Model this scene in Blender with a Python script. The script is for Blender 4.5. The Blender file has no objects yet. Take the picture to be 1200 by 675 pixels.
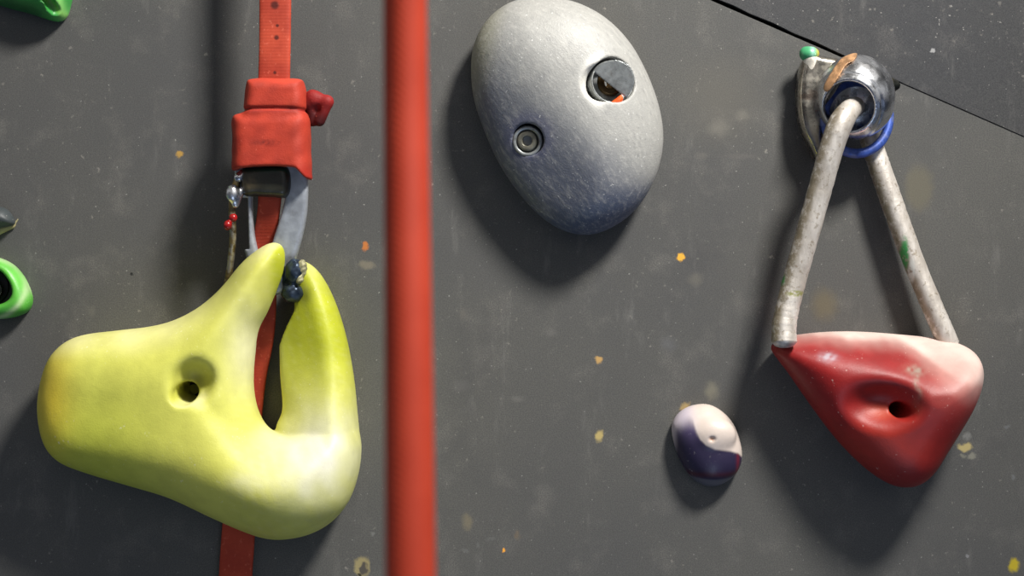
import bpy, math
import numpy as np

S = bpy.context.scene
COL = S.collection
U = 0.8 / 1200.0          # metres per photo pixel on the wall plane
DP = 2100.0               # camera distance from the wall, in the same unit
D = DP * U

def lin(r, g, b, a=1.0):
    def f(c):
        c /= 255.0
        return c / 12.92 if c <= 0.04045 else ((c + 0.055) / 1.055) ** 2.4
    return (f(r), f(g), f(b), a)

def at(x, y, h):
    """point h units off the wall, seen at photo position x, y"""
    s = (DP - h) / DP
    return np.array(((x - 600) * U * s, -h * U, (337.5 - y) * U * s))

# ------------------------------------------------------------------ objects
def thing(name, label, cat, x, y, group=None):
    o = bpy.data.objects.new(name, None)
    COL.objects.link(o)
    o.location = at(x, y, 0)
    o.empty_display_size = 0.02
    o['label'] = label
    o['category'] = cat
    if group:
        o['group'] = group
    return o

def link(name, me, mat, parent, base, label=None):
    o = bpy.data.objects.new(name, me)
    COL.objects.link(o)
    me.materials.append(mat)
    if parent is not None:
        o.parent = parent
    else:
        o.location = base
    if label:
        o['label'] = label
    return o

def world_base(parent):
    b = np.zeros(3)
    while parent is not None:
        b += np.array(parent.location)
        parent = parent.parent
    return b

def mesh_from(V, Fc, smooth=True):
    me = bpy.data.meshes.new('m')
    me.from_pydata([tuple(v) for v in V], [], [tuple(f) for f in Fc])
    if smooth:
        me.polygons.foreach_set('use_smooth', [True] * len(me.polygons))
    me.update()
    return me

# ------------------------------------------------------------------ implicit surfaces -> mesh
def nets(F, xs, ys, zs):
    nx, ny, nz = F.shape
    inside = F < 0
    P = np.zeros((nx - 1, ny - 1, nz - 1, 3)); N = np.zeros((nx - 1, ny - 1, nz - 1))
    corners = [(i, j, k) for i in (0, 1) for j in (0, 1) for k in (0, 1)]
    def sl(a, c):
        return a[c[0]:c[0] + nx - 1, c[1]:c[1] + ny - 1, c[2]:c[2] + nz - 1]
    for a in corners:
        for ax in range(3):
            if a[ax] == 1:
                continue
            b = list(a); b[ax] = 1; b = tuple(b)
            fa, fb = sl(F, a), sl(F, b)
            cr = sl(inside, a) != sl(inside, b)
            t = np.where(cr, fa / np.where(cr, fa - fb, 1), 0)
            for q in range(3):
                P[..., q] += np.where(cr, a[q] + (t if q == ax else 0), 0)
            N += cr
    act = N > 0
    idx = -np.ones(act.shape, int)
    idx[act] = np.arange(act.sum())
    I = np.argwhere(act)
    V = I + P[act] / N[act][:, None]
    st = np.array((xs[1] - xs[0], ys[1] - ys[0], zs[1] - zs[0]))
    V = V * st + np.array((xs[0], ys[0], zs[0]))
    quads = []
    for ax in range(3):
        sa = [slice(None)] * 3; sb = [slice(None)] * 3
        sa[ax] = slice(0, -1); sb[ax] = slice(1, None)
        A = inside[tuple(sa)]; B = inside[tuple(sb)]
        e = np.argwhere(A != B)
        o1, o2 = [q for q in range(3) if q != ax]
        ok = (e[:, o1] > 0) & (e[:, o2] > 0) & (e[:, o1] < F.shape[o1] - 1) & (e[:, o2] < F.shape[o2] - 1)
        e = e[ok]
        flip = A[tuple(e.T)]
        if ax == 1:
            flip = ~flip
        q = []
        for d1, d2 in ((1, 1), (0, 1), (0, 0), (1, 0)):
            c = e.copy(); c[:, o1] -= d1; c[:, o2] -= d2
            q.append(idx[tuple(c.T)])
        q = np.stack(q, 1)
        q[flip] = q[flip][:, ::-1]
        quads.append(q)
    return V, np.concatenate(quads)

def spline(pts, n=8, closed=True):
    P = np.array(pts, float); m = len(P); out = []
    for i in range(m if closed else m - 1):
        if closed:
            p0, p1, p2, p3 = P[i - 1], P[i], P[(i + 1) % m], P[(i + 2) % m]
        else:
            p0, p1, p2, p3 = P[max(i - 1, 0)], P[i], P[i + 1], P[min(i + 2, m - 1)]
        for t in np.arange(n) / n:
            out.append(0.5 * (2 * p1 + (p2 - p0) * t + (2 * p0 - 5 * p1 + 4 * p2 - p3) * t * t
                              + (3 * p1 - p0 - 3 * p2 + p3) * t ** 3))
    if not closed:
        out.append(P[-1])
    return np.array(out)

def poly_d(pts, X, Y, smooth=True, n=6, blur=0):
    """signed distance (positive inside) of a closed outline on the grid, shape (nx,ny,1)"""
    C = spline(pts, n) if smooth else np.array(pts, float)
    gx, gy = np.meshgrid(X.ravel(), Y.ravel(), indexing='ij')
    best = np.full(gx.shape, 1e18); par = np.zeros(gx.shape, bool)
    for i in range(len(C)):
        a, b = C[i - 1], C[i]
        ex, ey = b - a
        L = ex * ex + ey * ey + 1e-12
        t = np.clip(((gx - a[0]) * ex + (gy - a[1]) * ey) / L, 0, 1)
        best = np.minimum(best, (gx - a[0] - t * ex) ** 2 + (gy - a[1] - t * ey) ** 2)
        c = (a[1] > gy) != (b[1] > gy)
        with np.errstate(divide='ignore', invalid='ignore'):
            xi = a[0] + (gy - a[1]) * ex / (ey if ey != 0 else 1e-12)
        par ^= c & (gx < xi)
    d = np.where(par, 1, -1) * np.sqrt(best)
    for _ in range(blur):
        p = np.pad(d, 1, mode='edge')
        d = (p[:-2, 1:-1] + p[2:, 1:-1] + 2 * d) / 4
        p = np.pad(d, 1, mode='edge')
        d = (p[1:-1, :-2] + p[1:-1, 2:] + 2 * d) / 4
    return d[:, :, None]

def inflate(d, H, hc, Hf, Hb, R, p=2.0):
    q = np.clip(1 - d / R, 0, 2.5)
    t = np.where(H > hc, (H - hc) / Hf, (hc - H) / Hb)
    return ((q ** p + np.abs(t) ** p) ** (1 / p) - 1) * np.minimum(R, np.minimum(Hf, Hb))

def smin(a, b, k):
    h = np.clip(0.5 + 0.5 * (b - a) / k, 0, 1)
    return b * (1 - h) + a * h - k * h * (1 - h)
def smax(a, b, k): return -smin(-a, -b, k)
def ell(X, Y, H, c, r):
    k0 = np.sqrt(((X - c[0]) / r[0]) ** 2 + ((Y - c[1]) / r[1]) ** 2 + ((H - c[2]) / r[2]) ** 2)
    k1 = np.sqrt(((X - c[0]) / r[0] ** 2) ** 2 + ((Y - c[1]) / r[1] ** 2) ** 2 + ((H - c[2]) / r[2] ** 2) ** 2) + 1e-9
    return k0 * (k0 - 1) / k1
def cap(X, Y, H, a, b, ra, rb=None):
    rb = ra if rb is None else rb
    a = np.array(a, float); b = np.array(b, float); e = b - a
    t = np.clip(((X - a[0]) * e[0] + (Y - a[1]) * e[1] + (H - a[2]) * e[2]) / (e @ e), 0, 1)
    return np.sqrt((X - a[0] - t * e[0]) ** 2 + (Y - a[1] - t * e[1]) ** 2 + (H - a[2] - t * e[2]) ** 2) - (ra + (rb - ra) * t)
def cyl(X, Y, H, c, ax, r):
    """endless cylinder through c along ax"""
    ax = np.array(ax, float); ax /= np.linalg.norm(ax)
    dx, dy, dh = X - c[0], Y - c[1], H - c[2]
    t = dx * ax[0] + dy * ax[1] + dh * ax[2]
    return np.sqrt(np.maximum(dx * dx + dy * dy + dh * dh - t * t, 0)) - r

def sdf_part(name, box, step, fn, mat, parent, href, tint=None, label=None):
    x0, x1, y0, y1, h0, h1 = box
    xs = np.arange(x0, x1 + step, step); ys = np.arange(y0, y1 + step, step); zs = np.arange(h0, h1 + step, step)
    F = fn(xs[:, None, None], ys[None, :, None], zs[None, None, :])
    F = np.broadcast_to(F, (len(xs), len(ys), len(zs))).copy()
    F[[0, -1]] = np.maximum(F[[0, -1]], .1); F[:, [0, -1]] = np.maximum(F[:, [0, -1]], .1); F[:, :, [0, -1]] = np.maximum(F[:, :, [0, -1]], .1)
    V, Q = nets(F, xs, ys, zs)
    s = (DP - href) / DP
    W = np.stack(((V[:, 0] - 600) * U * s, -V[:, 2] * U, (337.5 - V[:, 1]) * U * s), 1) - world_base(parent)
    # make the faces point outwards
    a, b, c, d = (W[Q[:, i]] for i in range(4))
    vol = (np.einsum('ij,ij->i', a, np.cross(b, c)) + np.einsum('ij,ij->i', a, np.cross(c, d))).sum()
    if vol < 0:
        Q = Q[:, ::-1]
    me = mesh_from(W, Q)
    if tint:
        nrm = np.zeros(len(W) * 3); me.vertices.foreach_get('normal', nrm)
        nrm = nrm.reshape(-1, 3)
        N = np.stack((nrm[:, 0], -nrm[:, 2], -nrm[:, 1]), 1)      # photo axes: right, down, towards viewer
        colr = np.ones((len(W), 4)); colr[:, :3] = tint(V[:, 0], V[:, 1], V[:, 2], N)
        att = me.color_attributes.new('tint', 'FLOAT_COLOR', 'POINT')
        att.data.foreach_set('color', colr.ravel())
    return link(name, me, mat, parent, None, label)

# ------------------------------------------------------------------ tubes and bands
def sweep(name, pts, mat, parent, half_w, half_t=None, n=8, sides=20, rough=0.0, label=None, seed=0, power=2.0, face=(0, -1, 0)):
    """pts: (x, y, h) list; half_w a number or list; flat band when half_t is given"""
    pts = np.array(pts, float)
    hw = np.full(len(pts), half_w, float) if np.isscalar(half_w) else np.array(half_w, float)
    ht = hw.copy() if half_t is None else np.full(len(pts), half_t, float)
    C = spline(np.column_stack((pts, hw, ht)), n, closed=False)
    W = np.array([at(*c[:3]) for c in C]); sc = ((DP - C[:, 2]) / DP * U)
    rng = np.random.default_rng(seed)
    V = []; Fq = []
    m = len(W)
    for i in range(m):
        t = W[min(i + 1, m - 1)] - W[max(i - 1, 0)]; t /= np.linalg.norm(t)
        f = np.array(face, float)
        s = np.cross(t, f); s /= np.linalg.norm(s)
        f = np.cross(s, t)
        k = 1 + rough * rng.normal()
        for j in range(sides):
            a = 2 * math.pi * j / sides
            ca, sa = math.cos(a), math.sin(a)
            ca = math.copysign(abs(ca) ** (2 / power), ca); sa = math.copysign(abs(sa) ** (2 / power), sa)
            V.append(W[i] + (s * ca * C[i, 3] + f * sa * C[i, 4]) * sc[i] * k)
    for i in range(m - 1):
        for j in range(sides):
            j2 = (j + 1) % sides
            Fq.append((i * sides + j, i * sides + j2, (i + 1) * sides + j2, (i + 1) * sides + j))
    for e, ii in ((0, 0), (1, m - 1)):           # softly domed ends
        t = W[1] - W[0] if e == 0 else W[-1] - W[-2]; t = t / np.linalg.norm(t) * (-1 if e == 0 else 1)
        base = ii * sides
        prev = list(range(base, base + sides))
        for fr, off in ((0.75, .28), (.4, .42)):
            ring = []
            for j in range(sides):
                V.append(W[ii] + (V[base + j] - W[ii]) * fr + t * off * C[ii, 4] * sc[ii]); ring.append(len(V) - 1)
            for j in range(sides):
                j2 = (j + 1) % sides
                q = (prev[j], prev[j2], ring[j2], ring[j])
                Fq.append(q[::-1] if e == 0 else q)
            prev = ring
        Fq.append(tuple(prev) if e == 1 else tuple(prev[::-1]))
    base = world_base(parent) if parent is not None else W[0]
    V = np.array(V) - base
    a = 0
    for q in Fq:
        for k in range(1, len(q) - 1):
            a += V[q[0]] @ np.cross(V[q[k]], V[q[k + 1]])
    if a < 0:
        Fq = [q[::-1] for q in Fq]
    return link(name, mesh_from(V, Fq), mat, parent, base, label)

def lathe(name, c, prof, mat, parent, axis=(0, -1, 0), seg=40, hexa=False, label=None):
    """prof: (radius, height) pairs, turned about axis through c=(x,y,h)"""
    ax = np.array(axis, float); ax /= np.linalg.norm(ax)
    s = np.cross(ax, (0, 0, 1.0)); s /= np.linalg.norm(s); f = np.cross(ax, s)
    o = at(*c); sc = (DP - c[2]) / DP * U
    if hexa: seg = 6
    V = []; Fq = []
    for r, z in prof:
        for j in range(seg):
            a = 2 * math.pi * (j + .25) / seg
            V.append(o + (s * math.cos(a) * r + f * math.sin(a) * r + ax * z) * sc)
    for i in range(len(prof) - 1):
        for j in range(seg):
            j2 = (j + 1) % seg
            Fq.append((i * seg + j, i * seg + j2, (i + 1) * seg + j2, (i + 1) * seg + j))
    Fq.append(tuple(range(seg))[::-1]); Fq.append(tuple(range((len(prof) - 1) * seg, len(prof) * seg)))
    V = np.array(V) - world_base(parent)
    o = link(name, mesh_from(V, Fq, False), mat, parent, None, label)
    me = o.data
    me.polygons.foreach_set('use_smooth', [len(p.vertices) == 4 and not hexa for p in me.polygons])
    md = o.modifiers.new('b', 'BEVEL'); md.width = 0.8 * U; md.segments = 2; md.limit_method = 'ANGLE'; md.angle_limit = 0.5
    return o

# ------------------------------------------------------------------ materials
class NT:
    def __init__(s, name):
        s.m = bpy.data.materials.new(name); s.m.use_nodes = True
        s.t = s.m.node_tree; s.t.nodes.clear()
        s.out = s.n('ShaderNodeOutputMaterial'); s.b = s.n('ShaderNodeBsdfPrincipled')
        s.l(s.b.outputs[0], s.out.inputs[0])
        s.co = s.n('ShaderNodeTexCoord').outputs['Object']
    def n(s, t): return s.t.nodes.new(t)
    def l(s, a, b): s.t.links.new(a, b)
    def put(s, v, sock):
        if isinstance(v, bpy.types.NodeSocket): s.l(v, sock)
        else: sock.default_value = v
    def math(s, op, a, b=0.0, c=0.0, clamp=False):
        n = s.n('ShaderNodeMath'); n.operation = op; n.use_clamp = clamp
        for i, v in enumerate((a, b, c)): s.put(v, n.inputs[i])
        return n.outputs[0]
    def vmath(s, op, a, b):
        n = s.n('ShaderNodeVectorMath'); n.operation = op
        s.put(a, n.inputs[0]); s.put(b, n.inputs[1])
        return n.outputs['Value'] if op in ('LENGTH', 'DOT_PRODUCT') else n.outputs[0]
    def noise(s, scale, detail=3, rough=.55, vec=None, color=False):
        n = s.n('ShaderNodeTexNoise'); n.inputs['Scale'].default_value = scale
        n.inputs['Detail'].default_value = detail; n.inputs['Roughness'].default_value = rough
        s.l(vec or s.co, n.inputs['Vector'])
        return n.outputs['Color' if color else 'Fac']
    def ramp(s, v, a, b, x=0.0, y=1.0):
        n = s.n('ShaderNodeMapRange'); n.interpolation_type = 'SMOOTHSTEP'
        s.put(v, n.inputs[0])
        for i, q in enumerate((a, b, x, y)): s.put(q, n.inputs[i + 1])
        return n.outputs[0]
    def mix(s, f, a, b, mode='MIX'):
        n = s.n('ShaderNodeMix'); n.data_type = 'RGBA'; n.blend_type = mode
        s.put(f, n.inputs[0]); s.put(a, n.inputs[6]); s.put(b, n.inputs[7])
        return n.outputs[2]
    def bump(s, h, strength=.3, dist=.001):
        n = s.n('ShaderNodeBump'); n.inputs['Strength'].default_value = strength
        n.inputs['Distance'].default_value = dist
        s.put(h, n.inputs['Height']); s.l(n.outputs[0], s.b.inputs['Normal'])
    def scaled(s, v):
        n = s.n('ShaderNodeMapping'); n.inputs['Scale'].default_value = v
        s.l(s.co, n.inputs['Vector']); return n.outputs[0]
    def set(s, color=None, rough=.5, metal=0.0, spec=.5):
        if color is not None: s.put(color, s.b.inputs['Base Color'])
        s.put(rough, s.b.inputs['Roughness']); s.put(metal, s.b.inputs['Metallic'])
        s.b.inputs['Specular IOR Level'].default_value = spec
        return s.m

def hold_mat(name, rough=.55, spec=.4, grain=.25, speck=(230, 225, 215), speck_amt=.35, mott=.12):
    """moulded resin with the vertex tint, fine grit, mottling and chalk specks"""
    t = NT(name)
    a = t.n('ShaderNodeAttribute'); a.attribute_name = 'tint'
    base = a.outputs['Color']
    mo = t.noise(55, 4)
    k = t.ramp(mo, .3, .7, 1 - mott, 1 + mott)
    c = t.mix(1.0, base, t.vmath('SCALE', (1, 1, 1), (0, 0, 0)), 'MULTIPLY')
    sc = t.n('ShaderNodeVectorMath'); sc.operation = 'SCALE'
    t.l(base, sc.inputs[0]); t.l(k, sc.inputs['Scale'])
    c = sc.outputs[0]
    sp = t.math('MULTIPLY', t.ramp(t.noise(420, 2), .66, .74), t.ramp(t.noise(30, 3), .45, .65))
    c = t.mix(t.math('MULTIPLY', sp, speck_amt), c, lin(*speck))
    g = t.noise(900, 2)
    t.bump(t.math('ADD', t.math('MULTIPLY', g, .6), t.noise(160, 4)), grain, .0006)
    return t.set(c, rough, 0, spec)

def plain(name, color, rough=.5, metal=0., spec=.5, var=.25, scale=120, bump=.15, dirt=None, dirt_amt=.5):
    t = NT(name)
    n = t.noise(scale, 4)
    c = t.mix(t.ramp(n, .3, .7), tuple(v * (1 - var) for v in color[:3]) + (1,), tuple(min(1, v * (1 + var)) for v in color[:3]) + (1,))
    if dirt:
        c = t.mix(t.math('MULTIPLY', t.ramp(t.noise(scale * .5, 5, .65, t.vmath('ADD', t.co, (3., 1., 2.))), .5, .62), dirt_amt), c, dirt)
    t.bump(t.noise(scale * 5, 3), bump, .0005)
    return t.set(c, t.ramp(t.noise(scale * 2, 3), .3, .7, max(0.02, rough - .1), min(1, rough + .1)), metal, spec)

# ------------------------------------------------------------------ wall
# marks on the board: x, y, rx, ry, colour, strength, edge softness
MARKS = [
    (798, 302, 5.5, 4.5, (226, 170, 60), 1, .35), (815, 328, 11, 9, (112, 108, 98), .6, .9), (428, 289, 4, 6, (188, 112, 52), .9, .5),
    (430, 310, 12, 6, (130, 122, 106), .8, .6), (210, 181, 4.5, 4, (178, 140, 66), .9, .5), (701, 422, 5, 5, (190, 152, 92), .9, .6),
    (702, 510, 5.5, 8, (184, 164, 104), .9, .6), (590, 645, 2.6, 3.4, (232, 160, 60), 1, .4), (548, 611, 8, 12, (128, 118, 94), .75, .7),
    (424, 665, 10, 14, (150, 138, 98), .95, .3), (426, 667, 5.5, 9, (74, 70, 66), .95, .4), (421, 674, 2.5, 2.5, (20, 18, 18), .9, .4),
    (1188, 663, 7, 10, (186, 166, 30), .9, .5), (1131, 524, 9, 6, (176, 160, 108), .95, .45), (1133, 511, 4.5, 6, (136, 136, 132), .7, .6),
    (1139, 535, 7, 3.5, (146, 144, 128), .8, .6), (1128, 534, 4, 2.5, (140, 138, 122), .7, .6),
    (1077, 220, 19, 30, (104, 99, 82), .85, .45), (966, 357, 19, 22, (108, 98, 74), .8, .75), (834, 457, 10, 13, (128, 124, 108), .8, .8),
    (803, 477, 7, 7, (160, 138, 92), .9, .6), (543, 368, 6, 9, (104, 100, 94), .6, .8), (540, 452, 14, 9, (100, 98, 96), .5, .9),
    (606, 467, 9, 5, (112, 110, 106), .6, .8), (606, 627, 4, 6, (116, 100, 80), .7, .6), (784, 403, 12, 9, (98, 99, 102), .6, .9),
    (646, 390, 8, 5, (108, 106, 102), .6, .8), (846, 118, 60, 60, (104, 100, 90), .5, .95), (842, 150, 16, 12, (128, 124, 114), .55, .95), (870, 135, 10, 8, (128, 124, 114), .5, .95),
    (822, 182, 10, 5, (112, 108, 102), .5, .9), (155, 322, 2, 2, (18, 18, 18), .9, .4), (108, 365, 5, 7, (104, 102, 96), .6, .8),
    (866, 183, 26, 4, (104, 100, 96), .5, .9), (436, 625, 3, 3, (130, 130, 126), .7, .6), (1180, 500, 4, 3, (120, 122, 124), .6, .7),
    (1186, 560, 3, 4, (122, 124, 126), .6, .7), (1134, 652, 3, 2, (150, 150, 152), .8, .5), (545, 645, 5, 3, (112, 112, 110), .6, .7),
    (575, 632, 7, 3, (112, 112, 110), .5, .8), (560, 640, 3, 4, (118, 118, 116), .5, .8), (1093, 59, 2.5, 2.5, (150, 150, 150), .9, .5),
]
def wall_mat(name, tone, marks):
    t = NT(name)
    big = t.noise(4.0, 4, .5)
    mid = t.noise(28, 5, .6)
    fine = t.noise(1100, 4, .7)
    c = t.mix(t.ramp(big, .3, .7), lin(*[v - 6 for v in tone]), lin(tone[0] + 6, tone[1] + 5, tone[2] + 1))
    c = t.mix(t.ramp(mid, .5, .75, 0, .55), c, lin(tone[0] + 32, tone[1] + 29, tone[2] + 24))
    c = t.mix(t.ramp(t.noise(11, 4, .6), .55, .75, 0, .4), c, lin(tone[0] - 20, tone[1] - 20, tone[2] - 18))
    c = t.mix(t.ramp(fine, .34, .66, .2, 1), lin(tone[0] - 26, tone[1] - 26, tone[2] - 25), c)
    # crisp little chips and chalk scuffs
    sp = t.math('MULTIPLY', t.ramp(t.noise(190, 4, .6), .62, .72), t.ramp(t.noise(16, 4, .6), .44, .62))
    c = t.mix(t.math('MULTIPLY', sp, .75), c, lin(140, 136, 128))
    sp2 = t.ramp(t.noise(420, 1), .735, .77)
    c = t.mix(t.math('MULTIPLY', sp2, .55), c, lin(168, 166, 160))
    st = t.noise(60, 5, .7, t.scaled((1, 1, .25)))
    c = t.mix(t.math('MULTIPLY', t.ramp(st, .56, .78), .34), c, lin(126, 124, 120))
    warp = t.n('ShaderNodeVectorMath'); warp.operation = 'MULTIPLY_ADD'
    t.l(t.noise(150, 3, .6, color=True), warp.inputs[0]); warp.inputs[1].default_value = (11 * U,) * 3
    off = t.vmath('SUBTRACT', t.co, (5.5 * U,) * 3); t.l(off, warp.inputs[2])
    for x, y, rx, ry, col, k, soft in marks:
        p = at(x, y, 0)
        d = t.vmath('SUBTRACT', warp.outputs[0], tuple(p))
        d = t.vmath('MULTIPLY', d, (1 / (rx * U), 0, 1 / (ry * U)))
        d = t.vmath('LENGTH', d, (0, 0, 0))
        f = t.ramp(d, 1 + soft * .3, 1 - soft, 0, k if k > .85 else k * .7)
        c = t.mix(f, c, lin(*col))
    t.bump(t.math('ADD', t.math('MULTIPLY', fine, .5), t.math('MULTIPLY', mid, .6)), .35, .0007)
    return t.set(c, .62, 0, .35)

def slab(name, outline, mat, thick, y0=0.0, tilt=None):
    """flat board: outline in photo units, front at y0, going back by thick"""
    V = []; n = len(outline)
    for back in (0, 1):
        for x, y in outline:
            yy = y0 + (thick if back else 0)
            if tilt and not back:
                yy += tilt(x, y)
            V.append(((x - 600) * U, yy, (337.5 - y) * U))
    F = [tuple(range(n))[::-1], tuple(range(n, 2 * n))] + [(i, (i + 1) % n, n + (i + 1) % n, n + i) for i in range(n)]
    me = mesh_from(V, F, False)
    o = bpy.data.objects.new(name, me); COL.objects.link(o); me.materials.append(mat)
    import bmesh
    bm = bmesh.new(); bm.from_mesh(me); bmesh.ops.recalc_face_normals(bm, faces=bm.faces); bm.to_mesh(me); bm.free()
    o['kind'] = 'structure'
    return o

def seam(x): return 0.436 * (x - 835)
XL, XR, YT, YB = -900, 2100, -700, 1400
w1 = slab('wall_lower', [(XL, seam(XL) + 1.0), (XR, seam(XR) + 1.5), (XR, YB), (XL, YB)], wall_mat('grey board', (91, 91, 90), MARKS), .018)
w2 = slab('wall_upper', [(XL, seam(XL) - 3.4), (XL, -1500), (XR, -1500), (XR, seam(XR) + 1.6), (1200, seam(1200) + .7), (1060, seam(1060) + .3), (955, seam(955) - 3.5), (930, seam(930) - 2.5), (905, seam(905) - 4.2), (880, seam(880) - 3.0), (860, seam(860) - 4.4), (835, seam(835) - 3.2)],
          wall_mat('grey board upper', (63, 64, 67), [MARKS[-1]]), .018,  # same board toned darker, standing in for shade on the upper panel
          tilt=lambda x, y: -0.0007 + (0.06 * (-y + seam(x)) * U if y < seam(x) - 50 else 0))
back = slab('wall_back', [(XL, -1500), (XR, -1500), (XR, YB), (XL, YB)], plain('backing', lin(16, 16, 17), .9), .01, y0=.021)

# ------------------------------------------------------------------ shared metals
steel = plain('brushed steel', lin(150, 154, 154), .36, .55, var=.15, dirt=lin(90, 84, 74), dirt_amt=.4)
chrome = plain('polished steel', lin(220, 222, 226), .26, 1, var=.1, scale=60, bump=.22, dirt=lin(96, 92, 88), dirt_amt=.35)
dark_steel = plain('dark oxidised steel', lin(52, 54, 50), .4, .85, var=.3, dirt=lin(90, 76, 44), dirt_amt=.5)
black = plain('black steel', lin(22, 22, 24), .45, .6)
brown_steel = plain('stained steel', lin(74, 56, 30), .5, .7, var=.4)

def socket_bolt(parent, c, r, axis=(0, -1, 0), mat=None, depth=8):
    """recessed hexagon socket bolt"""
    b = lathe('bolt', c, [(r, 0), (r, depth), (r * .9, depth + 1), (r * .55, depth + 1), (r * .52, 2), (r * .1, 2)], mat or dark_steel, parent, axis)
    return b

def smooth01(v, a, b):
    t = np.clip((v - a) / (b - a), 0, 1); return t * t * (3 - 2 * t)
def mixc(c, col, f):
    return c * (1 - f[:, None]) + np.array(lin(*col)[:3])[None] * f[:, None]
def flat(n, col): return np.tile(np.array(lin(*col)[:3]), (n, 1))
def wob(x, y, s, seed=0):
    r = np.random.default_rng(seed); v = 0
    for i in range(6):
        a = r.uniform(0, 6.28); f = r.uniform(.6, 1.8) / s
        v = v + np.sin((x * math.cos(a) + y * math.sin(a)) * f * 6.28 + r.uniform(0, 6.28))
    return v / 6

# ------------------------------------------------------------------ yellow-green hold
YB_OUT = [(46, 482), (49, 450), (59, 420), (77, 401), (100, 392), (140, 387), (180, 382), (210, 373), (238, 357), (262, 335),
          (285, 306), (305, 289), (323, 280), (336, 283), (341, 297), (337, 318), (328, 340), (315, 366), (303, 387), (298, 415),
          (296, 450), (301, 480), (314, 502), (334, 509), (365, 500), (398, 492), (417, 505), (419, 540), (411, 578), (396, 605), (372, 622),
          (345, 630), (318, 631), (290, 623), (250, 606), (200, 583), (150, 568), (100, 553), (70, 540), (53, 518)]
YARM = [(346, 306), (358, 307), (371, 318), (383, 337), (393, 360), (401, 385), (407, 410), (413, 445), (417, 485), (420, 525), (415, 560),
        (400, 590), (370, 600), (340, 575), (328, 535), (322, 503), (330, 480), (327, 440), (326, 400), (325, 365), (330, 335), (337, 314)]
STRAP = [(324, -160, 85), (323, -60, 85), (322, 60, 84), (319, 160, 80), (316, 235, 66), (310, 290, 48), (308, 350, 32), (304, 395, 22), (294, 450, 12), (286, 530, 8), (279, 630, 8), (275, 700, 14), (270, 860, 40)]
STRAP_W = [20, 19, 18.5, 18.5, 13.5, 14, 16, 17, 17, 18, 19.5, 19.5, 19.5]

def strap_at(Y):
    ys = [p[1] for p in STRAP]
    return np.interp(Y, ys, [p[0] for p in STRAP]), np.interp(Y, ys, [p[2] for p in STRAP])

def yellow(X, Y, H):
    d = poly_d(YB_OUT, X, Y, blur=14)
    front = 74 + 14 * np.exp(-(((X - 330) / 90) ** 2 + ((Y - 560) / 70) ** 2)) - 14 * np.exp(-(((X - 90) / 70) ** 2 + ((Y - 470) / 80) ** 2))
    front = front - 20 * smooth01(Y, 520, 640) * smooth01(X, 330, 100)
    A = inflate(d, H, 50, front, 80, 74, 2.2)
    # the far prong stands lower and leans in towards the slot
    d2 = poly_d(YARM, X, Y, blur=6)
    fr = 10 + 34 * smooth01(X, 322, 402) + 26 * smooth01(Y, 400, 540)
    B = inflate(d2, H, 40, fr, 80, 30, 2.2)
    F = smin(A, B, 2 + 10 * smooth01(Y, 490, 530))
    # slot stays open behind the horn
    sx, sh = strap_at(Y)
    slot = np.maximum(np.maximum(np.abs(X - sx) - 27, H - sh - 12), -H - 9)
    F = smax(F, -slot, 4)
    hornlift = np.maximum(np.maximum(H - np.interp(Y, [270, 300, 350, 400, 440], [74, 70, 58, 40, 0]), 255 - X), Y - 440)
    F = smax(F, -np.maximum(hornlift, X - 345 - 0 * Y), 6)
    # bolt funnel
    F = smax(F, -ell(X, Y, H, (239, 443, 124), (23, 22, 30)), 15)
    F = smax(F, -np.maximum(cyl(X, Y, H, (228, 457, 90), (-.06, .06, 1), 12.5), 30 - H), 5)
    # soft creases
    F = F + 2.2 * np.exp(-((Y - 470 - (X - 250) * .9) / 16) ** 2) * smooth01(X, 225, 262) * smooth01(X, 345, 290)
    F = F + 3 * np.exp(-(((X - 112) * .5 + (Y - 560) * .4 + 25) / 16) ** 2) * 0
    return np.maximum(F, -H)
def yellow_tint(x, y, h, N):
    c = flat(len(x), (200, 200, 92))
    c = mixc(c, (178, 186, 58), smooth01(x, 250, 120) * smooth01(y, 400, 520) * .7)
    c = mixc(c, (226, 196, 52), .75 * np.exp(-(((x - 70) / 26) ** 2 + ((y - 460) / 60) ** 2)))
    c = mixc(c, (176, 182, 34), smooth01(x, 318, 330) * smooth01(y, 490, 390) * .9)  # shade on the far prong's inner face, put into the tint
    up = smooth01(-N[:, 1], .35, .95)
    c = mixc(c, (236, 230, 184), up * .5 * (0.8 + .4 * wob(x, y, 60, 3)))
    ch = np.exp(-(((x - 378) / 42) ** 2 + ((y - 528) / 48) ** 2))
    c = mixc(c, (226, 224, 208), np.clip(ch * (1.05 + .4 * wob(x, y, 40, 4)), 0, 1) * .9)
    c = mixc(c, (232, 228, 206), np.clip(np.exp(-(((x - 298) / 22) ** 2 + ((y - 410) / 50) ** 2)) * .6, 0, 1))
    c = mixc(c, (222, 220, 200), np.clip(np.exp(-(((x - 300) / 34) ** 2 + ((y - 555) / 14) ** 2)) * .35 + wob(x, y, 12, 8) * .1, 0, 1) * smooth01(x, 260, 300))
    c = mixc(c, (76, 74, 26), np.exp(-(((x - 238) / 15) ** 2 + ((y - 444) / 15) ** 2)) * .7)  # painted shade inside the bolt funnel
    c = mixc(c, (74, 76, 30), np.exp(-(((x - 360) / 9) ** 2 + ((y - 346) / 12) ** 2)) * .6)
    return c
m_yel = hold_mat('yellow green resin', .5, .4, .3, (238, 236, 220), .4, .07)
ty = thing('climbing_hold', 'large yellow-green forked climbing hold, red strap threaded through its slot', 'climbing hold', 232, 470)
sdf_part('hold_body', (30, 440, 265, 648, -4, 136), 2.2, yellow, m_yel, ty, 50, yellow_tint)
socket_bolt(ty, (228, 456, 24), 11, mat=black)

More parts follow.
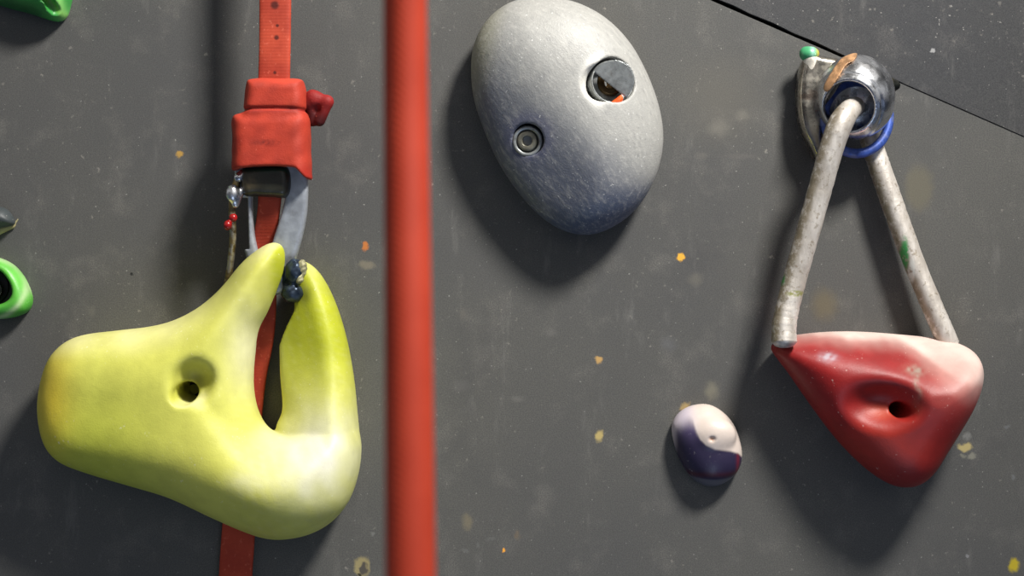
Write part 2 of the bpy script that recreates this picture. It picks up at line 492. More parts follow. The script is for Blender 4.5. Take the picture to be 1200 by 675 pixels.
# ------------------------------------------------------------------ grey dome hold
GR = [(552, 80), (556, 50), (572, 22), (600, 2), (635, -3), (672, 2), (708, 20), (738, 50), (760, 90), (774, 132), (777, 170), (768, 208), (748, 242),
      (722, 264), (692, 275), (662, 271), (634, 254), (608, 226), (585, 192), (567, 152), (555, 115)]
def grey(X, Y, H):
    d = poly_d(GR, X, Y, blur=10)
    f = 62 + 0 * X * Y
    F = inflate(d, H, 31, f, 66, 100, 2.1)
    # flatter face cut towards the lower left
    nx, ny, nh = -.30, .26, .92
    L = math.sqrt(nx * nx + ny * ny + nh * nh)
    pl = ((X - 640) * nx + (Y - 160) * ny + (H - 84) * nh) / L
    F = smax(F, pl, 10)
    ax = (.32, -.18, 1)
    F = smax(F, -np.maximum(cyl(X, Y, H, (713, 101, 70), ax, 26.5), 58 - H), 1.5)
    F = smax(F, -cap(X, Y, H, (700, 100, 106), (704, 104, 82), 26, 21), 3)
    F = smax(F, -np.maximum(cyl(X, Y, H, (620, 166, 66), (-.2, .14, 1), 18.5), 50 - H), 2)
    return np.maximum(F, -H)
def grey_tint(x, y, h, N):
    c = flat(len(x), (124, 126, 128))
    lit = smooth01((x - 640) * .70 - (y - 130) * .60 + 10 * wob(x, y, 60, 1), -50, 60)  # light chalk, with the lit upper right side painted in
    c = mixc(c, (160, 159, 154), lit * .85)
    low = smooth01((y - 112) + (x - 640) * -.72 + 6 * wob(x, y, 50, 2), -10, 85)  # shade of the lower-left facet painted into the tint
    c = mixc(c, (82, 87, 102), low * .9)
    c = mixc(c, (66, 77, 100), smooth01(y + .3 * (x - 690), 225, 255) * .75)  # cool shade along the bottom, also painted
    c = mixc(c, (150, 148, 122), smooth01(x + .22 * (y - 60), 592, 560) * smooth01(y, 170, 60) * .6)
    r = np.hypot(x - 620, y - 164)
    c = mixc(c, (84, 86, 112), np.exp(-((r - 21) / 9) ** 2) * .5)
    r2 = np.hypot((x - 711) / 1., (y - 101) / 1.05)
    c = mixc(c, (232, 230, 222), np.exp(-((r2 - 27) / 6) ** 2) * smooth01(x, 712, 692) * .95)
    return c
t = NT('grey resin')
a = t.n('ShaderNodeAttribute'); a.attribute_name = 'tint'
rot = t.n('ShaderNodeMapping'); rot.vector_type = 'TEXTURE'; rot.inputs['Rotation'].default_value = (0, math.radians(-38), 0); rot.inputs['Scale'].default_value = (1, 1, 2.6)
t.l(t.co, rot.inputs['Vector'])
br = t.noise(300, 5, .7, rot.outputs[0])
c = t.mix(t.ramp(br, .45, .72, 0, .24), a.outputs['Color'], lin(205, 203, 196))
c = t.mix(t.ramp(t.noise(380, 5, .7, rot.outputs[0]), .5, .75, 0, .3), c, lin(64, 66, 74))
c = t.mix(t.math('MULTIPLY', t.ramp(t.noise(520, 2), .68, .74), .6), c, lin(220, 220, 216))
t.bump(t.math('ADD', br, t.noise(800, 2)), .35, .0006)
m_grey = t.set(c, .5, 0, .45)
tg = thing('climbing_hold', 'grey egg-shaped dome climbing hold with two bolt holes', 'climbing hold', 664, 136)
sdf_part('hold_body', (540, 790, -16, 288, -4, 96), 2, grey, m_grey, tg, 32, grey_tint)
inner = lathe('insert_sleeve', (712, 101, 58), [(26, 0), (26, 20), (24.5, 21), (23.5, 20), (23.5, 3), (2, 3)], steel, tg, (.24, -1, .14), label='steel sleeve inside the larger hole')
lathe('bolt', (718, 97, 59), [(17, 0), (17, 9), (15, 11), (9, 11), (8.5, 4), (1, 4)], brown_steel, tg, (-.3, -1, .1), label='brown stained bolt in the larger hole')
sdf_part('washer', (688, 747, 68, 132, 58, 96), 1, lambda X, Y, H: np.maximum(np.maximum(cyl(X, Y, H, (714, 100, 78), (.3, -.18, 1), 24.5),
         np.abs(H - 79 - (X - 713) * .12 + (Y - 101) * .12) - 2.2), ((X - 708) * -.62 + (Y - 103) * .78 + 4)), steel, tg, 55, label='half-moon steel washer in the larger hole')
sdf_part('shim', (712, 732, 112, 132, 66, 92), .8, lambda X, Y, H: inflate(poly_d([(715, 122), (721, 117), (727, 113), (729, 119), (723, 126), (717, 127)], X, Y, blur=0), H, 79, 5, 5, 3.5),
         plain('orange plastic', lin(226, 92, 40), .4), tg, 62, label='small orange sliver in the larger hole')
wsh = lathe('washer', (620, 165, 60), [(18, 0), (18, 10), (16.5, 12), (13.5, 11), (13, 5), (1, 5)], steel, tg, (-.2, -1, -.14))
lathe('bolt', (619.5, 165, 61), [(12, 0), (12, 9), (10.5, 10.5), (6, 10.5), (5.6, 2), (.5, 2)], plain('grey bolt', lin(120, 118, 106), .4, .5), tg, (-.2, -1, -.1))

# ------------------------------------------------------------------ red hold
RD = [(904, 407), (914, 397), (940, 391), (980, 387), (1030, 387), (1080, 391), (1115, 398), (1138, 410), (1149, 428), (1149, 450), (1139, 478), (1124, 505),
      (1108, 532), (1094, 554), (1077, 568), (1057, 571), (1036, 564), (1010, 545), (980, 514), (950, 474), (925, 438), (909, 417)]
def red(X, Y, H):
    d = poly_d(RD, X, Y, blur=5)
    f = 46 + 26 * np.exp(-(((X - 1085) / 75) ** 2 + ((Y - 455) / 60) ** 2)) - 6 * smooth01(X, 990, 910)
    F = inflate(d, H, 46, f, 66, 44, 2.1)
    # sloping top ledge
    pl = ((Y - 418 - 12 * np.exp(-((X - 1075) / 60) ** 2)) * -.72 + (H - 88) * .52) / .888
    F = smax(F, pl, 16)
    F = smax(F, -ell(X, Y, H, (1019, 471, 115), (42, 24, 36)), 18)
    F = smax(F, -np.maximum(cyl(X, Y, H, (1042, 477, 70), (.25, .05, 1), 9.5), 26 - H), 4)
    return np.maximum(F, -H)
def red_tint(x, y, h, N):
    c = flat(len(x), (140, 26, 26))
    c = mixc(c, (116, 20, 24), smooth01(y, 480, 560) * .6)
    c = mixc(c, (190, 62, 36), np.exp(-(((x - 1030) / 60) ** 2 + ((y - 520) / 34) ** 2)) * .35)
    w = wob(x, y, 30, 6)
    edge = 391 + 7 * smooth01(x, 940, 1020) + 50 * smooth01(x, 1045, 1125)
    ch = smooth01(y + 2.5 * w, edge + 20 + 12 * smooth01(x, 1040, 1100), edge - 12)
    c = mixc(c, (200, 172, 162), ch * .86 * smooth01(x, 904, 930))
    c = mixc(c, (226, 206, 196), smooth01(y + 1.5 * w, edge + 5, edge - 8) * smooth01(x, 906, 926) * .8)
    c = mixc(c, (186, 112, 104), np.exp(-(((x - 1105) / 36) ** 2 + ((y - 440) / 34) ** 2)) * .5)
    c = mixc(c, (196, 70, 34), np.exp(-(((x - 1024) / 14) ** 2 + ((y - 480) / 8) ** 2)) * .8)
    c = mixc(c, (70, 12, 12), np.exp(-(((x - 1008) / 22) ** 2 + ((y - 466) / 12) ** 2)) * .45)  # shade in the dish, painted as a darker red
    v = np.exp(-(((x - 1062 - 2 * np.sin(y / 4)) / 3.2) ** 2 + ((y - 446) / 16) ** 2)) * (.6 + .6 * wob(x, y, 8, 9))
    v = v + np.exp(-(((x - 1062) / 11) ** 2 + ((y - 432) / 5) ** 2)) * (.7 + .8 * wob(x, y, 9, 10))
    c = mixc(c, (156, 142, 128), np.clip(v, 0, 1) * .85)
    c = mixc(c, (176, 168, 178), np.clip(np.exp(-(((x - 964) / 9) ** 2 + ((y - 417) / 4.5) ** 2)) * (1 + wob(x, y, 7, 11)), 0, 1) * .8)
    return c
m_red = hold_mat('red resin', .48, .45, .28, (220, 190, 180), .5, .1)
tr = thing('climbing_hold', 'red triangular climbing hold with chalky top, below the metal bail', 'climbing hold', 1030, 475)
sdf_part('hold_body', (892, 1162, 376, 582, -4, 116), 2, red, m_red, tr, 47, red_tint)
lathe('bolt', (1043, 477, 22), [(9, 0), (9, 8), (5, 8), (4.6, 2), (.5, 2)], dark_steel, tr)

# ------------------------------------------------------------------ small two-tone hold
PU = [(788, 505), (791, 492), (801, 481), (816, 475), (833, 475), (849, 484), (861, 498), (868, 516), (871, 533), (868, 549), (858, 562), (843, 570), (827, 570), (812, 561), (801, 546), (793, 528)]
def purple(X, Y, H):
    d = poly_d(PU, X, Y, blur=5)
    F = inflate(d, H, 8, 30, 26, 38, 2.1)
    # raised comma-shaped lobe
    lob = ell(X, Y, H, (838, 508, 30), (22, 17, 12))
    F = smin(F, lob, 8)
    F = smax(F, -ell(X, Y, H, (832, 513, 45), (5, 4, 6)), 2)
    return np.maximum(F, -H)
def purple_tint(x, y, h, N):
    zx, zy = (x - 760) * 4.22, (y - 430) * 4.22
    c = flat(len(x), (206, 192, 182))
    c = mixc(c, (196, 186, 200), smooth01(zx, 260, 170) * .9)
    yb = np.interp(zx, [100, 150, 195, 215, 230, 248, 275, 320, 400, 440, 480], [330, 300, 275, 280, 320, 352, 378, 398, 410, 424, 460])
    dk = smooth01(zy, yb - 6 - 40 * smooth01(zx, 250, 200), yb + 10 + 40 * smooth01(zx, 250, 200)) * smooth01(zx + .0 * zy, 118, 150)
    c = mixc(c, (44, 38, 64), dk)
    c = mixc(c, (96, 84, 120), dk * smooth01(zy, 400, 300) * .6)
    c = mixc(c, (66, 20, 34), np.exp(-((zy - 530 + .0004 * (zx - 320) ** 2) / 14) ** 2) * .8)
    c = mixc(c, (90, 90, 100), smooth01(zy + .0012 * (zx - 320) ** 2, 548, 560))
    c = mixc(c, (120, 30, 40), np.exp(-((zx - 440) / 10) ** 2) * dk * .6)
    c = mixc(c, (176, 120, 84), np.exp(-(((x - 832) / 2.6) ** 2 + ((y - 513) / 2.6) ** 2)) * .8)
    return c
tp = thing('climbing_hold', 'small white and dark purple oval climbing hold, below the grey dome', 'climbing hold', 829, 522)
sdf_part('hold_body', (780, 880, 466, 580, -3, 60), 1.2, purple, hold_mat('two tone resin', .38, .5, .15, (240, 236, 230), .3, .05), tp, 20, purple_tint)

# ------------------------------------------------------------------ holds cut by the left edge of the view
GT = [(-130, -90), (-70, -22), (0, 6), (30, 14), (62, 24), (74, 21), (80, 8), (86, -30), (80, -90), (30, -130), (-70, -135)]
def green_top(X, Y, H):
    d = poly_d(GT, X, Y, blur=3)
    F = inflate(d, H, 8, 46, 30, 40, 2.0)
    F = smax(F, -cap(X, Y, H, (36, -36, 60), (69, 15, 31), 9, 6), 2)
    F = smax(F, -np.maximum(cyl(X, Y, H, (-20, -70, 40), (0, 0, 1), 10), 16 - H), 3)
    return np.maximum(F, -H)
def gt_tint(x, y, h, N):
    c = flat(len(x), (58, 150, 66))
    c = mixc(c, (22, 66, 40), smooth01(y - .28 * x, -12, 4) * .75 * smooth01(x, 66, 40))  # shaded bottom face painted in dark green
    c = mixc(c, (140, 208, 70), np.exp(-(((y + 2) - (x - 55) * .95) / 4.0) ** 2) * smooth01(x, 35, 50) * .8)
    c = mixc(c, (150, 214, 120), np.exp(-((x - 74 - .1 * (y - 5)) / 4) ** 2) * .7)
    c = mixc(c, (14, 34, 20), np.exp(-(((y - 2) * .75 - (x - 60)) / 5) ** 2) * smooth01(y, 16, 8) * .7)  # crease shade put into the colour
    return c
m_green = hold_mat('green resin', .42, .5, .2, (220, 230, 210), .3, .12)
tt = thing('climbing_hold', 'green creased climbing hold cut off by the top left corner', 'climbing hold', -10, -60)
sdf_part('hold_body', (-145, 98, -150, 36, -3, 72), 2, green_top, m_green, tt, 16, gt_tint)
socket_bolt(tt, (-20, -70, 18), 9)

GL = [(-62, 338), (-54, 312), (-32, 298), (-8, 300), (12, 308), (25, 321), (33, 336), (37, 351), (33, 364), (20, 371), (0, 374), (-26, 374), (-50, 364)]
def green_ring(X, Y, H):
    d = poly_d(GL, X, Y, blur=4)
    F = inflate(d, H, 12, 20, 30, 16, 2.2)
    e = poly_d([(-40, 338), (-24, 318), (0, 316), (12, 326), (18, 340), (14, 351), (0, 357), (-24, 356)], X, Y, blur=3)
    F = smax(F, np.maximum(e * .9, 5 - H) if False else -np.maximum(-e, 6 - H), 7)
    return np.maximum(F, -H)
def gl_tint(x, y, h, N):
    c = flat(len(x), (92, 176, 62))
    c = mixc(c, (44, 138, 46), smooth01(y, 345, 372) * .7)
    c = mixc(c, (196, 216, 170), np.exp(-((np.hypot((x + 10) / 45, (y - 338) / 37) - .96) / .07) ** 2) * .6)
    c = mixc(c, (20, 34, 18), smooth01(h, 16, 8) * smooth01(np.hypot((x + 10) / 45, (y - 338) / 37), .8, .5))
    return c
tl = thing('climbing_hold', 'green ring-shaped climbing hold with dark centre at the left edge', 'climbing hold', -12, 338)
sdf_part('hold_body', (-74, 48, 288, 384, -3, 40), 1.5, green_ring, m_green, tl, 12, gl_tint)
lathe('washer', (-11, 336, 6), [(22, 0), (22, 3), (12, 3), (11, 1), (1, 1)], black, tl)
socket_bolt(tl, (-6, 340, 7), 11, mat=dark_steel, depth=9)

DK = [(-44, 262), (-34, 246), (-14, 240), (4, 243), (13, 250), (18, 262), (8, 266), (-10, 269), (-32, 273)]
td = thing('climbing_hold', 'small dark slate climbing hold above the green ring at left edge', 'climbing hold', -12, 258)
sdf_part('hold_body', (-54, 28, 232, 282, -3, 36), 1.3, lambda X, Y, H: np.maximum(inflate(poly_d(DK, X, Y, blur=3), H, 9, 18, 18, 15), -H),
         hold_mat('slate resin', .5, .4, .2), td, 8, lambda x, y, h, N: flat(len(x), (58, 64, 66)))
sdf_part('rim', (-56, 30, 236, 290, -3, 14), 1.2, lambda X, Y, H: np.maximum(smin(inflate(poly_d([(-46, 268), (-20, 268), (4, 262), (15, 262), (17, 266), (6, 272), (-8, 278), (-34, 284)], X, Y, blur=1), H, 3, 4, 5, 5),
         cap(X, Y, H, (14, 265, 3), (21, 257, 3), 1.8, .8), 3), -H), hold_mat('pale rim resin', .6), td, 4, lambda x, y, h, N: flat(len(x), (150, 142, 104)), label='pale tan lower rim')

# ------------------------------------------------------------------ hanging red strap with its sleeve
def webbing_mat(name, col, dark, spots=()):
    t = NT(name)
    w = t.n('ShaderNodeTexWave'); w.wave_type = 'BANDS'; w.bands_direction = 'Z'; w.inputs['Scale'].default_value = 130; w.inputs['Distortion'].default_value = .4
    t.l(t.co, w.inputs['Vector'])
    w2 = t.n('ShaderNodeTexWave'); w2.wave_type = 'BANDS'; w2.bands_direction = 'X'; w2.inputs['Scale'].default_value = 90
    t.l(t.co, w2.inputs['Vector'])
    c = t.mix(t.ramp(t.noise(40, 5, .6), .35, .7), lin(*dark), lin(*col))
    c = t.mix(t.math('MULTIPLY', t.ramp(t.noise(300, 4), .6, .7), .3), c, lin(226, 120, 96))
    c = t.mix(t.math('MULTIPLY', t.ramp(t.noise(110, 5, .7), .66, .74), .7), c, lin(92, 24, 18))
    for x, y, h, r in spots:
        d = t.vmath('LENGTH', t.vmath('SUBTRACT', t.co, tuple(at(x, y, h) - np.array(at(318, 0, 0)))), (0, 0, 0))
        c = t.mix(t.ramp(d, r * 1.3 * U, r * .5 * U, 0, .85), c, lin(60, 18, 16))
    t.bump(t.math('ADD', w.outputs['Fac'], t.math('MULTIPLY', w2.outputs['Fac'], .4)), .12, .0004)
    return t.set(c, .65, 0, .3)
ts = thing('webbing_strap', 'flat red strap hanging behind the yellow-green hold, with red rubber sleeve', 'strap', 318, 0)
m_web = webbing_mat('red webbing', (184, 70, 46), (158, 54, 36), [(322, 6, 89, 5), (324, 44, 89, 3), (325, 30, 89, 2), (322, 85, 88, 2)])
sweep('webbing', STRAP, m_web, ts, STRAP_W, 4.5, n=8, sides=28, power=4.0)
m_rub = hold_mat('red rubber', .62, .3, .5, (226, 110, 90), .5, .12)
def sleeve(X, Y, H):
    up = inflate(poly_d([(289, 100), (294, 93), (322, 92), (350, 93), (357, 98), (360, 118), (358, 138), (340, 144), (300, 144), (286, 138)], X, Y, blur=2), H, 82, 23, 23, 15, 2.2)
    lo = inflate(poly_d([(272, 142), (280, 133), (320, 128), (352, 131), (363, 140), (364, 170), (365, 200), (365, 240), (320, 250), (275, 240), (272, 200), (272, 170)], X, Y, blur=3), H, 80, 27, 27, 20, 2.3)
    F = smin(up, lo, 5)
    F = F + 2.2 * np.exp(-((Y - 129 - (X - 320) ** 2 * .001) / 2.2) ** 2)
    F = F + .25 * np.sin(Y * .23 + X * .15)
    F = smax(F, -cap(X, Y, H, (264, 152, 90), (270, 166, 92), 8), 3)
    F = smax(F, Y - (196 + 3 * ((X - 320) / 40) ** 2 + 11 * smooth01(X, 346, 362)), 3)
    # mouth
    F = smax(F, -np.maximum(inflate(poly_d([(282, 176), (354, 176), (356, 222), (280, 222)], X, Y, smooth=False), H, 78, 19, 19, 16, 2.6), 176 - Y), 2)
    return F
def sl_tint(x, y, h, N):
    c = mixc(flat(len(x), (172, 56, 38)), (140, 40, 30), np.clip(.3 + .9 * wob(x, y, 22, 21), 0, 1) * .55)
    c = mixc(c, (120, 24, 20), np.exp(-((y - 131) / 3.) ** 2) * .8)  # painted shade in the groove under the collar
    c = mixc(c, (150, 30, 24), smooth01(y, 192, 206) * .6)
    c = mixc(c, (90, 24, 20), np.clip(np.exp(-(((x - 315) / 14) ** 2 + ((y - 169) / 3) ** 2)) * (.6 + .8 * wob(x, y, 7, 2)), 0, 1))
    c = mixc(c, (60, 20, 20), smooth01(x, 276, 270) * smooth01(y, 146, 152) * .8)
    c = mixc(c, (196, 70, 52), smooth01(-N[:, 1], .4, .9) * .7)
    return c
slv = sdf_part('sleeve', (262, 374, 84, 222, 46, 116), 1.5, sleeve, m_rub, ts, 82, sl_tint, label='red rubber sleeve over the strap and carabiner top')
slv_base = None
def knob(X, Y, H):
    F = cap(X, Y, H, (356, 122, 78), (368, 118, 80), 9, 11)
    F = smin(F, cap(X, Y, H, (366, 113, 82), (383, 120, 84), 8, 7), 4)
    F = smin(F, cap(X, Y, H, (384, 119, 84), (374, 141, 80), 7, 7), 4)
    F = smin(F, cap(X, Y, H, (364, 122, 80), (366, 143, 78), 7, 5), 3)
    F = smax(F, -ell(X, Y, H, (372, 130, 94), (4, 6, 9)), 4)
    return F
sdf_part('knob', (346, 396, 100, 154, 62, 104), 1.2, knob, m_rub, slv, 82, lambda x, y, h, N: mixc(flat(len(x), (138, 32, 30)), (50, 12, 14), smooth01(y - .6 * (x - 370), 116, 138) * .85), label='twisted dark red knob at the side of the sleeve')

# ------------------------------------------------------------------ carabiner
tc = thing('carabiner', 'steel carabiner hanging from the red sleeve above the yellow-green hold', 'carabiner', 318, 270)
CO = [(278, 186), (300, 182), (345, 183), (360, 190), (362, 220), (360, 250), (353, 282), (343, 312), (335, 336), (320, 346), (303, 336), (291, 312), (283, 275), (279, 230)]
CI = [(299, 225), (316, 220), (334, 226), (332, 245), (323, 272), (316, 294), (311, 308), (306, 308), (299, 280), (297, 250)]
def carab(X, Y, H):
    d = np.minimum(poly_d(CO, X, Y, blur=2), -poly_d(CI, X, Y, blur=2))
    hc = np.interp(Y, [180, 230, 300, 350], [74, 68, 56, 40])
    Hs = H - hc + 60
    F = inflate(d, Hs, 60, 8, 8, 7, 3.2)
    gap = np.maximum(np.abs(Y - 262) - 30, np.maximum(X - 292, 260 - X))
    return smax(F, -gap * 1.0, 2)
fr = sdf_part('frame', (266, 372, 176, 354, 22, 92), 1.3, carab, plain('satin steel', lin(168, 173, 180), .38, .35, var=.2, scale=70, dirt=lin(110, 108, 104), dirt_amt=.4), tc, 62)
def locks(X, Y, H):
    d = poly_d([(284, 199), (300, 195), (338, 196), (339, 229), (318, 231), (302, 230), (286, 228)], X, Y, blur=2)
    return inflate(d, H, 70, 19, 15, 12, 3)
def lock_tint(x, y, h, N):
    c = flat(len(x), (40, 40, 32))
    c = mixc(c, (22, 60, 46), np.exp(-((y - 200) / 3) ** 2) * .9)
    c = mixc(c, (96, 84, 60), np.clip(np.exp(-(((x - 292) / 10) ** 2 + ((y - 214) / 9) ** 2)) * (.8 + .5 * wob(x, y, 9, 5)), 0, 1))
    return c
lm = hold_mat('dark band', .35, .6, .3, (190, 180, 150), .4, .3); 
sdf_part('lock_band', (278, 346, 188, 238, 48, 94), 1.2, locks, lm, tc, 72, lock_tint, label='dark greenish metal band under the sleeve')
gate = sweep('gate', [(281, 204, 78), (275, 222, 80), (272, 245, 78), (273, 275, 72), (271, 300, 66), (268, 322, 60), (262, 344, 52)], plain('brown wire', lin(126, 108, 70), .4, .8, var=.4, scale=200, dirt=lin(200, 196, 180)), tc, [4.5, 5, 4.5, 4, 4, 4, 3], n=6, sides=14, rough=.05, label='thin tarnished wire gate')
sdf_part('hinge', (258, 296, 196, 262, 66, 100), 1, lambda X, Y, H: smin(smin(ell(X, Y, H, (273, 227, 84), (8, 11, 8)), cap(X, Y, H, (280, 208, 82), (287, 201, 80), 6, 5), 4), cap(X, Y, H, (276, 240, 82), (284, 222, 80), 4, 4), 5), chrome, tc, 82)
sdf_part('rivet', (256, 282, 250, 276, 70, 92), .9, lambda X, Y, H: smin(ell(X, Y, H, (267, 264, 81), (5, 6, 5)), ell(X, Y, H, (273, 255, 79), (5, 5, 5)), 3), plain('red enamel', lin(150, 20, 20), .25, dirt=lin(40, 10, 10)), tc, 80, label='red bead beside the gate')
def nose(X, Y, H):
    F = smin(ell(X, Y, H, (346, 318, 66), (12, 15, 12)), ell(X, Y, H, (342, 343, 62), (13, 12, 12)), 4)
    return smin(F, cap(X, Y, H, (336, 318, 56), (340, 344, 54), 8, 8), 4) + .5 * np.sin(X * .5) * np.sin(Y * .45)
sdf_part('nose', (322, 366, 298, 362, 42, 84), 1.1, nose, plain('dark blue metal', lin(50, 62, 78), .35, .6, var=.4, dirt=lin(24, 28, 34)), tc, 66, label='dark blue metal nose between the two prongs')
sdf_part('spring', (344, 366, 298, 338, 56, 84), .9, lambda X, Y, H: smin(ell(X, Y, H, (354, 314, 70), (6, 10, 6)), ell(X, Y, H, (351, 327, 71), (5, 6, 5)), 3) + .4 * np.sin(Y * 1.1 + X * .5), plain('chalky brass', lin(150, 146, 112), .6, .3, var=.4, scale=300), tc, 70, label='chalk-covered brass nub')

# ------------------------------------------------------------------ out of focus red rope near the viewer
t = NT('red rope sheath')
w = t.n('ShaderNodeTexWave'); w.wave_type = 'BANDS'; w.bands_direction = 'DIAGONAL'; w.inputs['Scale'].default_value = 160
t.l(t.co, w.inputs['Vector'])
c = t.mix(t.ramp(t.noise(18, 3), .3, .7), lin(164, 51, 28), lin(178, 60, 36))
c = t.mix(t.math('MULTIPLY', w.outputs['Fac'], .15), c, lin(150, 30, 20))
t.bump(w.outputs['Fac'], .25, .0006)
m_rope = t.set(c, .6, 0, .3)
HR = 800
rope = sweep('rope', [(473, -420, HR), (474, -100, HR), (475.5, 120, HR), (478, 340, HR + 20), (480, 560, HR + 40), (482, 800, HR + 60), (484, 1100, HR + 80)], m_rope, None,
             [25, 25, 26, 27.5, 29, 30, 30], n=10, sides=32)
rope['label'] = 'thick red rope hanging top to bottom right of the yellow-green hold, out of focus'
rope['category'] = 'rope'

# ------------------------------------------------------------------ chrome anchor with green tip
ta = thing('wall_anchor', 'shiny round steel wall anchor with blue ring, holding the metal bail', 'anchor', 1000, 120)
C0 = (1003, 114, 52); RS = 46
def ball(X, Y, H):
    F = ell(X, Y, H, C0, (46, 50, 44))
    F = np.maximum(F, -ell(X, Y, H, C0, (37, 41, 36)))
    F = smax(F, -cap(X, Y, H, (982, 132, 110), (992, 127, 62), 34, 27), 3)
    # turned grooves
    r = np.sqrt((X - 984) ** 2 + (Y - 132) ** 2)
    F = F + .9 * np.exp(-((r - 42) / 1.6) ** 2) * (H > 50)
    F = smax(F, -cap(X, Y, H, (1046, 92, 60), (1046, 120, 60), 5, 6), 3)
    return F
sdf_part('eye_dome', (950, 1056, 58, 170, 4, 102), 1.2, ball, chrome, ta, 52)
PLt = [(940, 72), (951, 62), (962, 66), (988, 70), (1000, 76), (985, 100), (968, 130), (964, 160), (966, 182), (957, 190), (948, 172), (938, 150), (934, 122), (935, 94)]
def plate(X, Y, H):
    d = poly_d(PLt, X, Y, blur=2)
    F = inflate(d, H, 24, 15, 30, 9, 2.4)
    return np.maximum(F, -H)
def plate_tint(x, y, h, N):
    return flat(len(x), (160, 160, 160))
sdf_part('hanger_plate', (926, 1010, 54, 198, -3, 44), 1.3, plate, plain('stained hanger steel', lin(176, 170, 158), .28, 1, var=.3, scale=90, dirt=lin(104, 66, 50), dirt_amt=.5), ta, 26, label='curved stained steel hanger plate')
def band(X, Y, H):
    sh = np.abs(ell(X, Y, H, C0, (46, 50, 44)) - .6) - 1.6
    d = poly_d([(1002, 63), (996, 74), (986, 80), (977, 94), (966, 110), (962, 104), (970, 88), (984, 70)], X, Y, blur=1)
    return np.maximum(np.maximum(sh, -d), 44 - H)
sdf_part('copper_strip', (952, 1010, 58, 118, 40, 104), 1.0, band, plain('copper', lin(190, 146, 106), .45, .3, var=.35, scale=200, dirt=lin(110, 84, 60)), ta, 54, label='copper-coloured strip on the dome')
lathe_ring = sweep('ring', [(1004 + 38 * math.sin(q), 138 + 42 * math.cos(q), 36 + 10 * math.cos(q)) for q in np.linspace(0, 2 * math.pi, 25)], plain('blue enamel', lin(58, 84, 160), .45, .2, var=.3, scale=250, dirt=lin(110, 120, 160)), ta, 5.6, n=4, sides=14, label='blue ring under the dome')
sdf_part('shackle_pin', (1030, 1062, 84, 126, 34, 66), 1.0, lambda X, Y, H: smin(cap(X, Y, H, (1036, 98, 54), (1049, 100, 50), 8, 6), cap(X, Y, H, (1042, 96, 52), (1044, 116, 50), 5, 5), 4), dark_steel, ta, 50)
sdf_part('stud', (934, 968, 50, 100, 10, 48), 1.0, lambda X, Y, H: cap(X, Y, H, (950, 70, 32), (949, 88, 30), 9, 8), plain('chalky steel', lin(206, 200, 188), .5, .3, scale=250), ta, 30, label='pale stud under the green tip')
def tipf(X, Y, H): return smin(ell(X, Y, H, (949, 63, 32), (11, 8.5, 11)), ell(X, Y, H, (944, 63, 32), (7, 8, 8)), 3) 
sdf_part('tip', (930, 966, 50, 78, 16, 50), .9, tipf, hold_mat('green plastic', .3, .6, .1, (220, 240, 230), .4, .2), ta, 32,
         lambda x, y, h, N: mixc(mixc(flat(len(x), (70, 160, 108)), (190, 170, 60), smooth01(x - y * .0, 952, 960)), (150, 200, 180), np.exp(-((x - 951) / 3) ** 2) * .8), label='green plastic tip')

# ------------------------------------------------------------------ metal bail from the anchor down to the red hold
tb = thing('metal_bail', 'worn pale metal bail of two splayed bars above the red hold', 'bail', 1000, 290)
def bar_mat(name, green_at):
    t = NT(name)
    st = t.noise(90, 5, .65, t.scaled((1, 1, .3)))
    c = t.mix(t.ramp(st, .35, .65), lin(188, 180, 170), lin(224, 218, 210))
    c = t.mix(t.math('MULTIPLY', t.ramp(t.noise(240, 5, .7), .55, .66), .6), c, lin(128, 112, 84))
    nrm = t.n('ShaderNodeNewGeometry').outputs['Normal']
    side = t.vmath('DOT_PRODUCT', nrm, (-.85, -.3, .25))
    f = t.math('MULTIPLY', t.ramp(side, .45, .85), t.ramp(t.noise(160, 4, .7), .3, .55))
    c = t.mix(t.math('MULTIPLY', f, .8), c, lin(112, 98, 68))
    for x, y, h, rx, ry, col in green_at:
        p = at(x, y, h) - at(1000, 290, 0)
        d = t.vmath('MULTIPLY', t.vmath('SUBTRACT', t.co, tuple(p)), (1 / (rx * U), .02 / U, 1 / (ry * U)))
        d = t.vmath('LENGTH', d, (0, 0, 0))
        c = t.mix(t.math('MULTIPLY', t.ramp(d, 1.2, .5), t.ramp(t.noise(300, 3), .3, .5)), c, lin(*col))
    t.bump(t.noise(260, 5, .7), .5, .0008)
    return t.set(c, .42, .35, .5)
LB = [(1003, 124, 62), (995, 130, 78), (985, 145, 88), (974, 175, 86), (962, 218, 80), (946, 275, 74), (932, 325, 70), (923, 360, 71), (919, 382, 73), (919, 401, 75)]
sweep('bar', LB, bar_mat('pale worn metal', [(914, 326, 66, 5, 9, (58, 140, 70)), (932, 344, 78, 12, 4, (150, 150, 96))]), tb, [11, 13, 14.5, 14.5, 14, 14, 14, 14, 14.5, 15], n=10, sides=22, rough=.012)
RB = [(1014, 148, 20), (1024, 176, 22), (1034, 205, 24), (1052, 256, 27), (1072, 310, 30), (1092, 358, 34), (1105, 388, 36), (1112, 404, 34)]
sweep('bar', RB, bar_mat('pale worn metal far bar', [(1059, 300, 34, 5, 24, (70, 150, 84)), (1068, 318, 38, 4, 16, (214, 214, 206))]), tb, [11, 12.5, 13, 13, 12.5, 12.5, 12.5, 12.5], n=10, sides=22, rough=.012, seed=4)

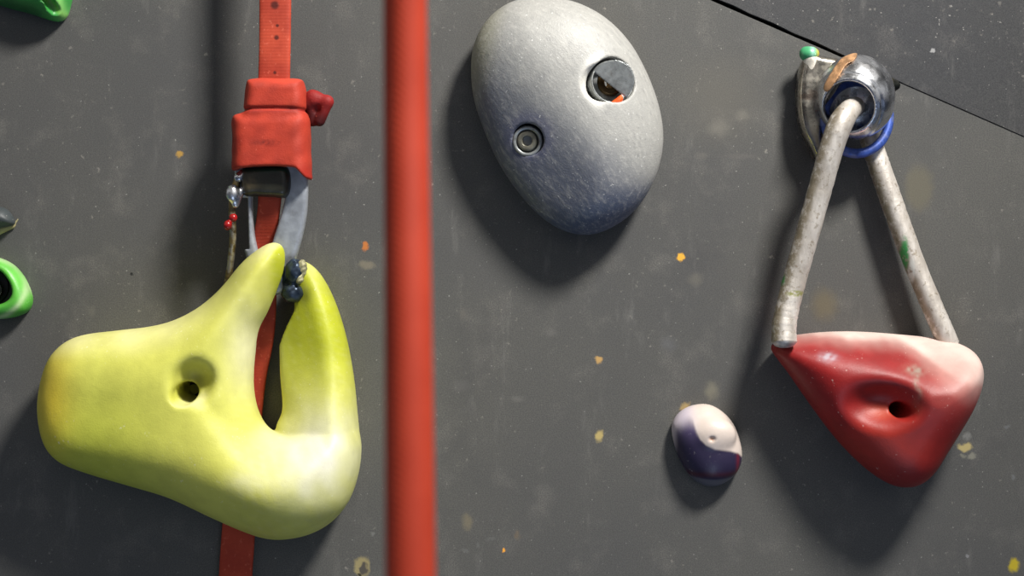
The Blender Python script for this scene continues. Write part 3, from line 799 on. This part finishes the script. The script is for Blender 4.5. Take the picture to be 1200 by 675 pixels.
# ------------------------------------------------------------------ light, sky, camera
def area(name, loc, target, size, power, color):
    L = bpy.data.lights.new(name, 'AREA'); L.size = size; L.energy = power; L.color = color; L.shape = 'DISK'
    o = bpy.data.objects.new(name, L); COL.objects.link(o); o.location = loc
    from mathutils import Vector
    o.rotation_euler = (Vector(target) - Vector(loc)).to_track_quat('-Z', 'Y').to_euler()
    return o
from mathutils import Vector
kl = bpy.data.lights.new('key_light', 'SPOT'); kl.energy = 295; kl.color = (1, .97, .92); kl.shadow_soft_size = .18
kl.spot_size = math.radians(58); kl.spot_blend = 1.0
ko = bpy.data.objects.new('key_light', kl); COL.objects.link(ko); ko.location = (.78, -1.06, 1.42)
ko.rotation_euler = (Vector((-.24, 0, -.06)) - ko.location).to_track_quat('-Z', 'Y').to_euler()
area('cool_fill', (.2, -1.3, -1.3), (.1, 0, 0), .9, 4, (.62, .76, 1))

W = bpy.data.worlds.new('hall'); S.world = W; W.use_nodes = True
nt = W.node_tree; nt.nodes.clear()
o = nt.nodes.new('ShaderNodeOutputWorld'); b = nt.nodes.new('ShaderNodeBackground'); nt.links.new(b.outputs[0], o.inputs[0])
tcn = nt.nodes.new('ShaderNodeTexCoord'); sep = nt.nodes.new('ShaderNodeSeparateXYZ'); nt.links.new(tcn.outputs['Generated'], sep.inputs[0])
cr = nt.nodes.new('ShaderNodeValToRGB'); nt.links.new(sep.outputs['Z'], cr.inputs[0])
mr = nt.nodes.new('ShaderNodeMapRange'); nt.links.new(sep.outputs['Z'], mr.inputs[0]); mr.inputs[1].default_value = -1; mr.inputs[2].default_value = 1
nt.links.new(mr.outputs[0], cr.inputs[0])
e = cr.color_ramp.elements
e[0].position = 0; e[0].color = (.10, .13, .19, 1)
e[1].position = 1; e[1].color = (.55, .52, .48, 1)
for p, cc in ((.42, (.09, .11, .16, 1)), (.5, (.16, .16, .17, 1)), (.68, (.5, .5, .5, 1)), (.74, (.22, .22, .22, 1))):
    q = e.new(p); q.color = cc
vor = nt.nodes.new('ShaderNodeTexNoise'); vor.inputs['Scale'].default_value = 2.6; vor.inputs['Detail'].default_value = 1.5
nt.links.new(tcn.outputs['Generated'], vor.inputs['Vector'])
wm = nt.nodes.new('ShaderNodeMapRange'); nt.links.new(vor.outputs['Fac'], wm.inputs[0])
for i_, v_ in enumerate((.5, .62, .55, 2.6)): wm.inputs[i_ + 1].default_value = v_
wv = nt.nodes.new('ShaderNodeVectorMath'); wv.operation = 'SCALE'
nt.links.new(cr.outputs[0], wv.inputs[0]); nt.links.new(wm.outputs[0], wv.inputs['Scale'])
nt.links.new(wv.outputs[0], b.inputs[0]); b.inputs[1].default_value = .7

cam = bpy.data.cameras.new('camera'); co = bpy.data.objects.new('camera', cam); COL.objects.link(co)
co.location = (0, -D, 0); co.rotation_euler = (math.pi / 2, 0, 0)
cam.sensor_width = 36; cam.lens = 36 * D / .8; cam.clip_start = .01
cam.dof.use_dof = True; cam.dof.focus_distance = D - 55 * U; cam.dof.aperture_fstop = 4.6
S.camera = co
S.view_settings.view_transform = 'Standard'
S.view_settings.look = 'None'
S.cycles.use_denoising = True
